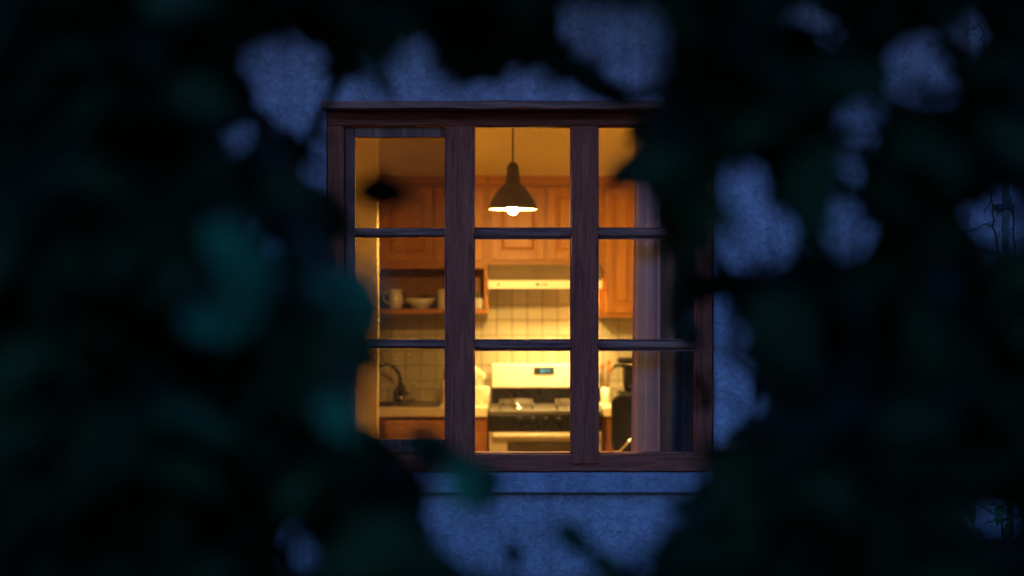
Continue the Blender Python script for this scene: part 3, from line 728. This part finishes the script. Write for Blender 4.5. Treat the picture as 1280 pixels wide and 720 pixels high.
# ------------------------------------------------------------------ curtain
cur = root('curtain', (X(835, .2), .16, .5), 'grey blue curtain hanging in folds inside the right of the window', 'curtain')
bm = B(); nx, nz = 150, 30; vs = []
ctop = 2.55; cbot = .55
for j in range(nz + 1):
    z = cbot + (ctop - cbot) * j / nz; row = []
    tz = j / nz
    for i in range(nx + 1):
        u = i / nx
        x0 = X(790.5, .14) + .014 * max(0, (z - 1.0)) ; x1 = X(825, .16)
        x = x0 + (x1 - x0) * u + .003 * math.sin(u * 17 + z * .8)
        w_ = 2 * math.pi * (u ** .8) * 1.35 + .35 * math.sin(z * 1.4) * u
        y = .165 + (.014 + .012 * u) * math.sin(w_ + 2.6) + .0022 * math.sin(u * 13 + 1.1 + z * 1.1)
        row.append(bm.verts.new((x, y, z)))
    vs.append(row)
for j in range(nz):
    for i in range(nx): bm.faces.new((vs[j][i], vs[j][i + 1], vs[j + 1][i + 1], vs[j + 1][i]))
link('cloth', bm, M['curtain'], cur, smooth=True)
# a second, gathered width of cloth behind the first
bm = B(); vs = []
for j in range(nz + 1):
    z = cbot + (ctop - cbot) * j / nz; row = []
    for i in range(nx + 1):
        u = i / nx; x = X(817, .2) + .02 * max(0, (z - 1.0)) + (X(925, .2) - X(817, .2)) * u
        row.append(bm.verts.new((x, .215 + (.010 + .020 * abs(math.sin(u * 4))) * math.sin(2 * math.pi * (u * 3.4 + .35 * u * u) + .3 * math.sin(z * 1.3)) + .004 * math.sin(u * 37 + z), z)))
    vs.append(row)
for j in range(nz):
    for i in range(nx): bm.faces.new((vs[j][i], vs[j][i + 1], vs[j + 1][i + 1], vs[j + 1][i]))
link('gathered_cloth', bm, M['drape'], cur, smooth=True)
# hem along the free edge
bm = B(); tube(bm, [tuple(r_[0].co) if False else (X(790.5, .14) + .014 * max(0, (cbot + (ctop - cbot) * j / nz - 1.0)), .178, cbot + (ctop - cbot) * j / nz) for j in range(nz + 1)], .0035, 6)
link('hem', bm, M['curtain'], cur, smooth=True)
link('curtain_rod', tube(B(), [(X(700, .2), .2, 2.56), (X(935, .2), .2, 2.56)], .010, 12), M['brass'], cur, smooth=True)

# ------------------------------------------------------------------ downpipe, creeper and shrub at the wall
dpx = X(1256, -.09)
dpp = root('downpipe', (dpx, -.1, -.35), 'dark painted downpipe fixed to the pale wall pilaster', 'downpipe')
link('pipe', tube(B(), [(dpx + .02, -.10, -.35), (dpx + .015, -.10, 1.6), (dpx, -.10, 1.85), (dpx, -.10, 3.35)], .013, 12), M['pipe'], dpp, smooth=True)
for z in (.5, 1.98, 2.9):
    link('bracket', box(B(), dpx - .03, dpx + .03, -.118, -.052, z, z + .02), M['pipe'], dpp, bevel=.003)

def leaf(bm, p, d, up, ln, wd, fold=.25, droop=.25, mi=0, lobes=False):
    """a pointed leaf with a folded midrib; p base, d direction, up normal"""
    d = d.normalized(); s = d.cross(up); s = s.normalized() if s.length > 1e-5 else d.orthogonal().normalized(); u = s.cross(d)
    st_ = ((0, 0.02), (.14, .30), (.34, .50), (.58, .44), (.8, .24), (1.0, .0))
    mid = []; lft = []; rgt = []
    for t, wv in st_:
        c = p + d * (ln * t) - u * (droop * ln * t * t)
        mid.append(bm.verts.new(c))
        if 0 < wv:
            lft.append(bm.verts.new(c + s * (wd * wv) + u * (fold * wd * wv))); rgt.append(bm.verts.new(c - s * (wd * wv) + u * (fold * wd * wv)))
    for i in range(len(lft) - 1):
        for sd in (lft, rgt):
            f = bm.faces.new((mid[i], mid[i + 1], sd[i + 1], sd[i])); f.smooth = True; f.material_index = mi
    i = len(lft) - 1
    for q in (lft, rgt): bm.faces.new((mid[i], mid[i + 1], q[i])).material_index = mi
def rnd(a, b): return random.uniform(a, b)
def rvec():
    while True:
        v = Vector((rnd(-1, 1), rnd(-1, 1), rnd(-1, 1)))
        if .05 < v.length < 1: return v.normalized()

# creeper: a few bare twigs and sparse leaves climbing the pilaster
cr_ = root('climbing_creeper', (X(1255, -.06), -.07, -.35), 'thin bare creeper stems climbing the pale wall beside the downpipe', 'creeper')
bm = B(); bl = B()
def stem(pts, r0, r1, side=3, leafy=.3):
    q = []
    for a_, b2 in zip(pts, pts[1:]):
        for i in range(5):
            t = i / 5; q.append(a_.lerp(b2, t) + Vector((rnd(-.006, .006), rnd(-.004, .004), rnd(-.006, .006))))
    q.append(pts[-1]); n_ = len(q)
    tube(bm, q, [r0 + (r1 - r0) * i / (n_ - 1) for i in range(n_)], 6)
    for i in range(2, n_, 2):
        if side and rnd(0, 1) < .6:
            e = q[i] + Vector((rnd(-.09, .09), rnd(-.012, .0), rnd(-.02, .10)))
            tube(bm, [q[i], q[i].lerp(e, .5) + Vector((0, 0, .01)), e], [r1, r1 * .8, r1 * .5], 5)
            if rnd(0, 1) < leafy: leaf(bl, e, Vector((rnd(-1, 1), -.2, rnd(-1, .2))), Vector((0, -1, .2)), rnd(.03, .05), rnd(.016, .03))
Yc = -.064
stem([Vector((X(1262, Yc), Yc, -.35)), at(1268, 700, Yc), at(1256, 520, Yc), at(1262, 400, Yc), at(1250, 320, Yc), at(1241, 282, Yc), at(1240, 240, Yc), at(1246, 160, Yc), at(1230, 60, Yc), at(1236, 0, Yc)], .006, .0012)
stem([at(1241, 281, Yc), at(1230, 282, Yc), at(1216, 287, Yc), at(1200, 292, Yc + .03)], .003, .001, 2, 0)
stem([at(1242, 240, Yc), at(1232, 262, Yc), at(1229, 268, Yc)], .002, .001, 0)
stem([at(1230, 60, Yc), at(1226, 32, Yc), at(1214, 36, Yc), at(1205, 44, Yc + .02)], .002, .001, 1, 0)
stem([at(1262, 400, Yc), at(1270, 330, Yc), at(1268, 290, Yc), at(1262, 250, Yc), at(1259, 200, Yc)], .004, .002)
link('stem', bm, M['twig'], cr_); link('leaves', bl, M['leaf2'], cr_)

# shrub by the wall at the lower right
sb = root('wall_shrub', (X(1250, -.35), -.35, -.35), 'leafy shrub with long pointed leaves growing against the wall', 'shrub')
bm = B(); bl = B()
for i in range(16):
    bx_ = X(1250, -.35) + rnd(-.12, .12); by = -.35 + rnd(-.08, .08)
    tip = Vector((X(1245, -.35) + rnd(-.32, .42), -.32 + rnd(-.22, .18), .55 + rnd(0, .55)))
    b0 = Vector((bx_, by, -.36)); midp = b0.lerp(tip, .5) + Vector((rnd(-.05, .05), rnd(-.04, .04), .08))
    q = [b0.lerp(midp, t).lerp(midp.lerp(tip, t), t) for t in [j / 9 for j in range(10)]]
    tube(bm, q, [.008 - .006 * j / 9 for j in range(10)], 6)
    for j in range(3, 10):
        for _ in range(4):
            d = rvec(); d.z = d.z * .5 + rnd(-.3, .4); leaf(bl, q[j], d, Vector((rnd(-.4, .4), rnd(-.8, 0), 1)), rnd(.07, .13), rnd(.022, .038), droop=.35)
link('stem', bm, M['twig'], sb); link('foliage', bl, M['leaf2'], sb)

# ------------------------------------------------------------------ trees the photographer looks through
CLEAR = [
 [(410,128),(860,128),(812,140),(783,152),(780,190),(758,203),(762,234),(795,232),(822,255),(826,300),(836,370),(850,440),(864,480),(872,560),(874,610),(866,630),(835,652),(806,688),(792,724),(590,724),(553,690),(528,650),(522,625),(545,612),(540,596),(512,575),(486,556),(458,548),(444,520),(446,474),(478,456),(472,432),(452,424),(458,402),(480,392),(478,366),(456,352),(440,335),(430,300),(428,240),(412,215),(405,180)],
 [(318,50),(338,26),(376,34),(392,60),(402,88),(414,110),(420,130),(406,160),(352,164),(336,140),(310,112),(303,84)],
 [(288,160),(305,148),(332,158),(342,185),(330,204),(300,202),(286,185)],
 [(362,205),(385,190),(407,180),(409,236),(385,230)],
 [(333,228),(344,234),(344,248),(333,253),(322,248),(322,234)],
 [(282,275),(312,276),(345,305),(368,330),(350,340),(318,322)],
 [(168,255),(180,252),(178,280),(166,282)],
 [(352,642),(376,636),(396,668),(417,724),(370,724),(350,672)],
 [(428,106),(445,92),(466,112),(480,132),(428,132)],
 [(462,66),(490,52),(520,52),(536,75),(546,92),(580,92),(606,112),(608,132),(492,132),(476,97)],
 [(618,132),(630,90),(650,72),(668,77),(681,100),(690,132)],
 [(688,12),(720,-4),(830,-4),(832,80),(820,104),(800,116),(768,96),(742,76),(704,50)],
 [(700,132),(712,112),(736,102),(764,118),(775,132)],
 [(976,8),(1000,-4),(1032,15),(1055,40),(1046,56),(1015,50),(985,35)],
 [(1112,55),(1136,38),(1160,50),(1176,80),(1201,105),(1198,130),(1175,141),(1150,120),(1125,90)],
 [(1081,108),(1098,124),(1103,160),(1082,180),(1062,166),(1060,148),(1070,130)],
 [(1198,14),(1228,16),(1232,44),(1214,64),(1198,48)],
 [(889,224),(905,190),(930,182),(945,215),(955,245),(984,270),(995,295),(975,320),(940,333),(889,332)],
 [(1012,205),(1035,190),(1058,205),(1065,225),(1060,250),(1075,270),(1095,276),(1085,305),(1060,325),(1035,315),(1028,290),(1043,268),(1022,232)],
 [(889,377),(920,368),(936,385),(926,410),(932,470),(939,510),(920,535),(889,556)],
 [(1212,268),(1240,250),(1284,236),(1284,300),(1250,326),(1222,300)],
 [(1212,622),(1240,606),(1276,616),(1276,650),(1256,682),(1222,660)],
]
def inside(x, y):
    for P_ in CLEAR:
        c = False; j = len(P_) - 1
        for i in range(len(P_)):
            xi, yi = P_[i]; xj, yj = P_[j]
            if (yi > y) != (yj > y) and x < (xj - xi) * (y - yi) / (yj - yi) + xi: c = not c
            j = i
        if c: return True
    return False
GW, GH, GX0, GY0, GS = 300, 190, -110, -110, 5       # a coarse lookup of the open gaps
DIL = [(0, 0)] + [(4 * math.cos(a_), 4 * math.sin(a_)) for a_ in (0, .785, 1.57, 2.356, 3.1416, 3.927, 4.712, 5.498)]
def opened(x, y):
    d_ = DIL if x > 905 else DIL[:1]
    return any(inside(x + u, y + v) for u, v in d_)
grid = [[opened(GX0 + (i + .5) * GS, GY0 + (j + .5) * GS) for i in range(GW)] for j in range(GH)]
def clear(x, y):
    i, j = int((x - GX0) // GS), int((y - GY0) // GS)
    return 0 <= i < GW and 0 <= j < GH and grid[j][i]
def clear_leaf(p, d, up, ln, wd):
    d = d.normalized(); s = d.cross(up).normalized()
    hits = 0
    for t, wv in ((0, 0), (.3, .45), (.3, -.45), (.6, .4), (.6, -.4), (.5, 0), (.85, 0), (1, 0)):
        x, y = proj(p + d * ln * t + s * wd * wv)
        if clear(x, y): hits += 1 if wv or t > .8 else 3
    return hits > 1

TREES = {}
def make_tree(label, tx, ty, sides, nleaf, lean):
    r = root('broadleaf_tree', (tx, ty, -.36), label, 'tree', 'trees in front of the house')
    tr = []
    for i in range(14):
        t = i / 13; tr.append(Vector((tx + lean * t + .03 * math.sin(t * 7), ty + .05 * math.sin(t * 5), -.36 + 4.4 * t)))
    bm = B(); tube(bm, tr, [(.075 - .045 * i / 13) * (1.5 if i == 0 else 1) for i in range(14)], 14)
    for v in bm.verts: v.co += Vector((rnd(-.004, .004), rnd(-.004, .004), 0))
    link('trunk', bm, M['bark'], r, smooth=True)
    leaves = []; tries = 0
    bl = B()
    while len(leaves) < nleaf and tries < nleaf * 30:
        tries += 1
        x, y = rnd(*sides), rnd(-170, 880)
        dist = rnd(1.05, 2.1)
        p = at(x, y, -6 + dist)
        if p.z < .55: continue
        if clear(x, y): continue
        d = rvec(); d.z = d.z * .6 - .25; d.y *= .8
        up = Vector((rnd(-.6, .6), rnd(-1.2, .2), rnd(.1, 1)))
        big = rnd(.055, .085); 
        if len(leaves) > nleaf * .6: big *= rnd(.42, .7)
        if clear_leaf(p, d, up, big, big * .62): continue
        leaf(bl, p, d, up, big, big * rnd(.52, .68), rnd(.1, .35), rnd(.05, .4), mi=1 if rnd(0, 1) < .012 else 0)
        leaves.append(p)
    # extra hand-set leaves that reach into the open gaps
    for x, y, dist, ang, ln, wd, tilt in sides_extra.get(label[:4], ()):
        if tilt > 1.4: dist, ln, wd = .98, ln * .72, wd * .8
        p = at(x, y, -6 + dist); d = Vector((math.cos(R(ang)), rnd(-.15, .15), math.sin(R(ang))))
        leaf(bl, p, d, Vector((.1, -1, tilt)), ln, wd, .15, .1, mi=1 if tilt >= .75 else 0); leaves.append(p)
    # limbs
    bb = B(); nodes = list(tr[4:])
    for kx in range(120):
        tgt = random.choice(leaves); s0 = random.choice([q for q in tr[2:12] if q.z < tgt.z + .35] or tr[2:4])
        mid = s0.lerp(tgt, .5) + Vector((rnd(-.06, .06), rnd(-.06, .06), rnd(.02, .16)))
        q = [s0.lerp(mid, t).lerp(mid.lerp(tgt, t), t) for t in [j / 11 for j in range(12)]]
        cut = next((i for i, v in enumerate(q) if clear(*proj(v))), 12)
        if cut < 5: continue
        q = q[:cut - 1] if cut < 12 else q
        if len(q) < 4: continue
        tube(bb, q, [.013 - .010 * i / (len(q) - 1) for i in range(len(q))], 7); nodes += q[2:]
    link('limbs', bb, M['bark'], r, smooth=True)
    # twigs
    bt_ = B()
    for p in leaves:
        near = min(nodes, key=lambda v: (v - p).length_squared)
        L_ = (near - p).length
        if L_ > .6: continue
        m_ = near.lerp(p, .55) + Vector((rnd(-.02, .02), rnd(-.02, .02), L_ * .12))
        if any(clear(*proj(near.lerp(m_, t))) or clear(*proj(m_.lerp(p, t))) for t in (.25, .5, .75, 1)): 
            if L_ > .12: continue
        tube(bt_, [near, m_, p], [.0026, .0018, .0010], 4, False)
        if rnd(0, 1) < .5: nodes.append(m_)
    link('twigs', bt_, M['twig'], r)
    link('crown', bl, [M['leaf'], M['leaf_lit']], r)
    return r
# x, y (photo px of leaf base), distance, angle, length, width, tilt
sides_extra = {
 'left': [(258, 275, 1.35, -50, .075, .05, 1.5), (300, 300, 1.4, -75, .07, .045, 1.5), (292, 350, 1.3, -95, .06, .045, 1.5), (225, 395, 1.4, -20, .05, .035, 1.5), (385, 350, 1.45, -20, .045, .03, 1.5),
          (430, 340, 1.4, -30, .045, .034, 1.5), (418, 395, 1.4, 20, .045, .03, 1.5), (395, 500, 1.4, -40, .05, .04, 1.5), (560, 580, 1.5, -60, .05, .035, 1.5),
          (318, 150, 1.7, -20, .03, .022, .3), (340, 195, 1.7, -60, .04, .024, .3), (350, 160, 1.7, -50, .05, .022, .3), (312, 128, 1.7, -150, .03, .02, .3), (330, 210, 1.7, -10, .045, .022, .3), (295, 255, 1.6, 0, .05, .022, .3),
          (350, 245, 1.7, -5, .06, .030, .3), (366, 262, 1.6, -40, .06, .034, .3), (402, 240, 1.6, -60, .06, .03, .3), (395, 165, 1.8, -30, .03, .014, .3),(440, 239, 1.45, -2, .060, .034, .2), (448, 232, 1.5, -6, .045, .03, .2), (446, 378, 1.5, 2, .028, .018, .8), (430, 352, 1.6, -60, .045, .03, .9), (430, 400, 1.6, 20, .03, .022, .8), (440, 445, 1.5, -8, .034, .024, .3), (446, 436, 1.5, -25, .03, .02, .3),
          (466, 84, 1.9, -55, .055, .014, .3), (250, 300, 1.5, -60, .085, .055, 1.2), (300, 320, 1.6, -80, .08, .05, 1.2), (260, 350, 1.5, -50, .07, .05, 1.2),
          (590, 575, 1.45, -75, .052, .036, .8), (618, 580, 1.5, -110, .045, .03, 1.0), (530, 590, 1.5, 60, .04, .03, .7), (550, 566, 1.5, -30, .04, .028, .8), (500,560,1.5,10,.05,.035,.8)],
 'righ': [(628, 690, 1.8, -8, .028, .018, .3), (690, 655, 1.45, -35, .055, .03, .9), (735, 690, 1.45, -40, .05, .03, .9), (648, 52, 1.7, -30, .085, .026, .5), (700, 82, 1.7, -32, .085, .028, .5), (660, 30, 1.7, -60, .05, .03, .5), (750, 105, 1.7, -30, .05, .024, .5),
          (890, 640, 1.6, 170, .05, .03, .8), (870, 660, 1.6, 215, .055, .032, .8), (838, 700, 1.6, 240, .04, .025, .8)],
}
make_tree('left broadleaf tree with dark blurred leaves overlapping the dull casement panes', -.49, -4.30, (-160, 660), 5200, .05)
make_tree('right broadleaf tree with dark blurred leaves hanging in front of the curtain', .71, -4.15, (600, 1440), 5800, -.06)

# ------------------------------------------------------------------ added unseen hedge behind the camera: keeps bright sky out of the pane reflections
hg = root('unseen_hedge', (0, -11.5, -.35), 'added unseen hedge blocking low sky from the window panes', 'hedge')
bm = B()
for i in range(14000):
    x = rnd(-13, 13); y = -11.5 + rnd(-.7, .7); z = -.3 + 5.8 * rnd(0, 1) + .25 * math.sin(x * 1.1) + .15 * math.sin(x * 2.7)
    d = rvec(); leaf(bm, Vector((x, y, z)), d, Vector((rnd(-1, 1), rnd(0, 1), 1)), rnd(.3, .46), rnd(.24, .34))
link('foliage', bm, M['leaf2'], hg)
bm = B()
for i in range(26):
    x = -12.5 + i + rnd(-.2, .2); tube(bm, [(x, -11.5, -.4), (x + rnd(-.1, .1), -11.5, 1.4), (x + rnd(-.2, .2), -11.45, 5.0)], [.05, .035, .01], 7)
link('stems', bm, M['bark'], hg)
bm = B(); box(bm, -12.6, 12.6, -11.85, -11.15, -.3, 5.0); link('blocker_core', bm, M['leaf2'], hg)  # solid box added inside to close the sky gaps between leaves

# ------------------------------------------------------------------ render settings
S.render.engine = 'CYCLES'
S.cycles.use_denoising = True
S.cycles.max_bounces = 16; S.cycles.diffuse_bounces = 12; S.cycles.transparent_max_bounces = 12
S.cycles.sample_clamp_indirect = 6; S.cycles.caustics_reflective = False; S.cycles.caustics_refractive = False
vs_ = S.view_settings; vs_.view_transform = 'Standard'; vs_.look = 'None'; vs_.gamma = 1; vs_.exposure = 2.15; vs_.use_curve_mapping = False
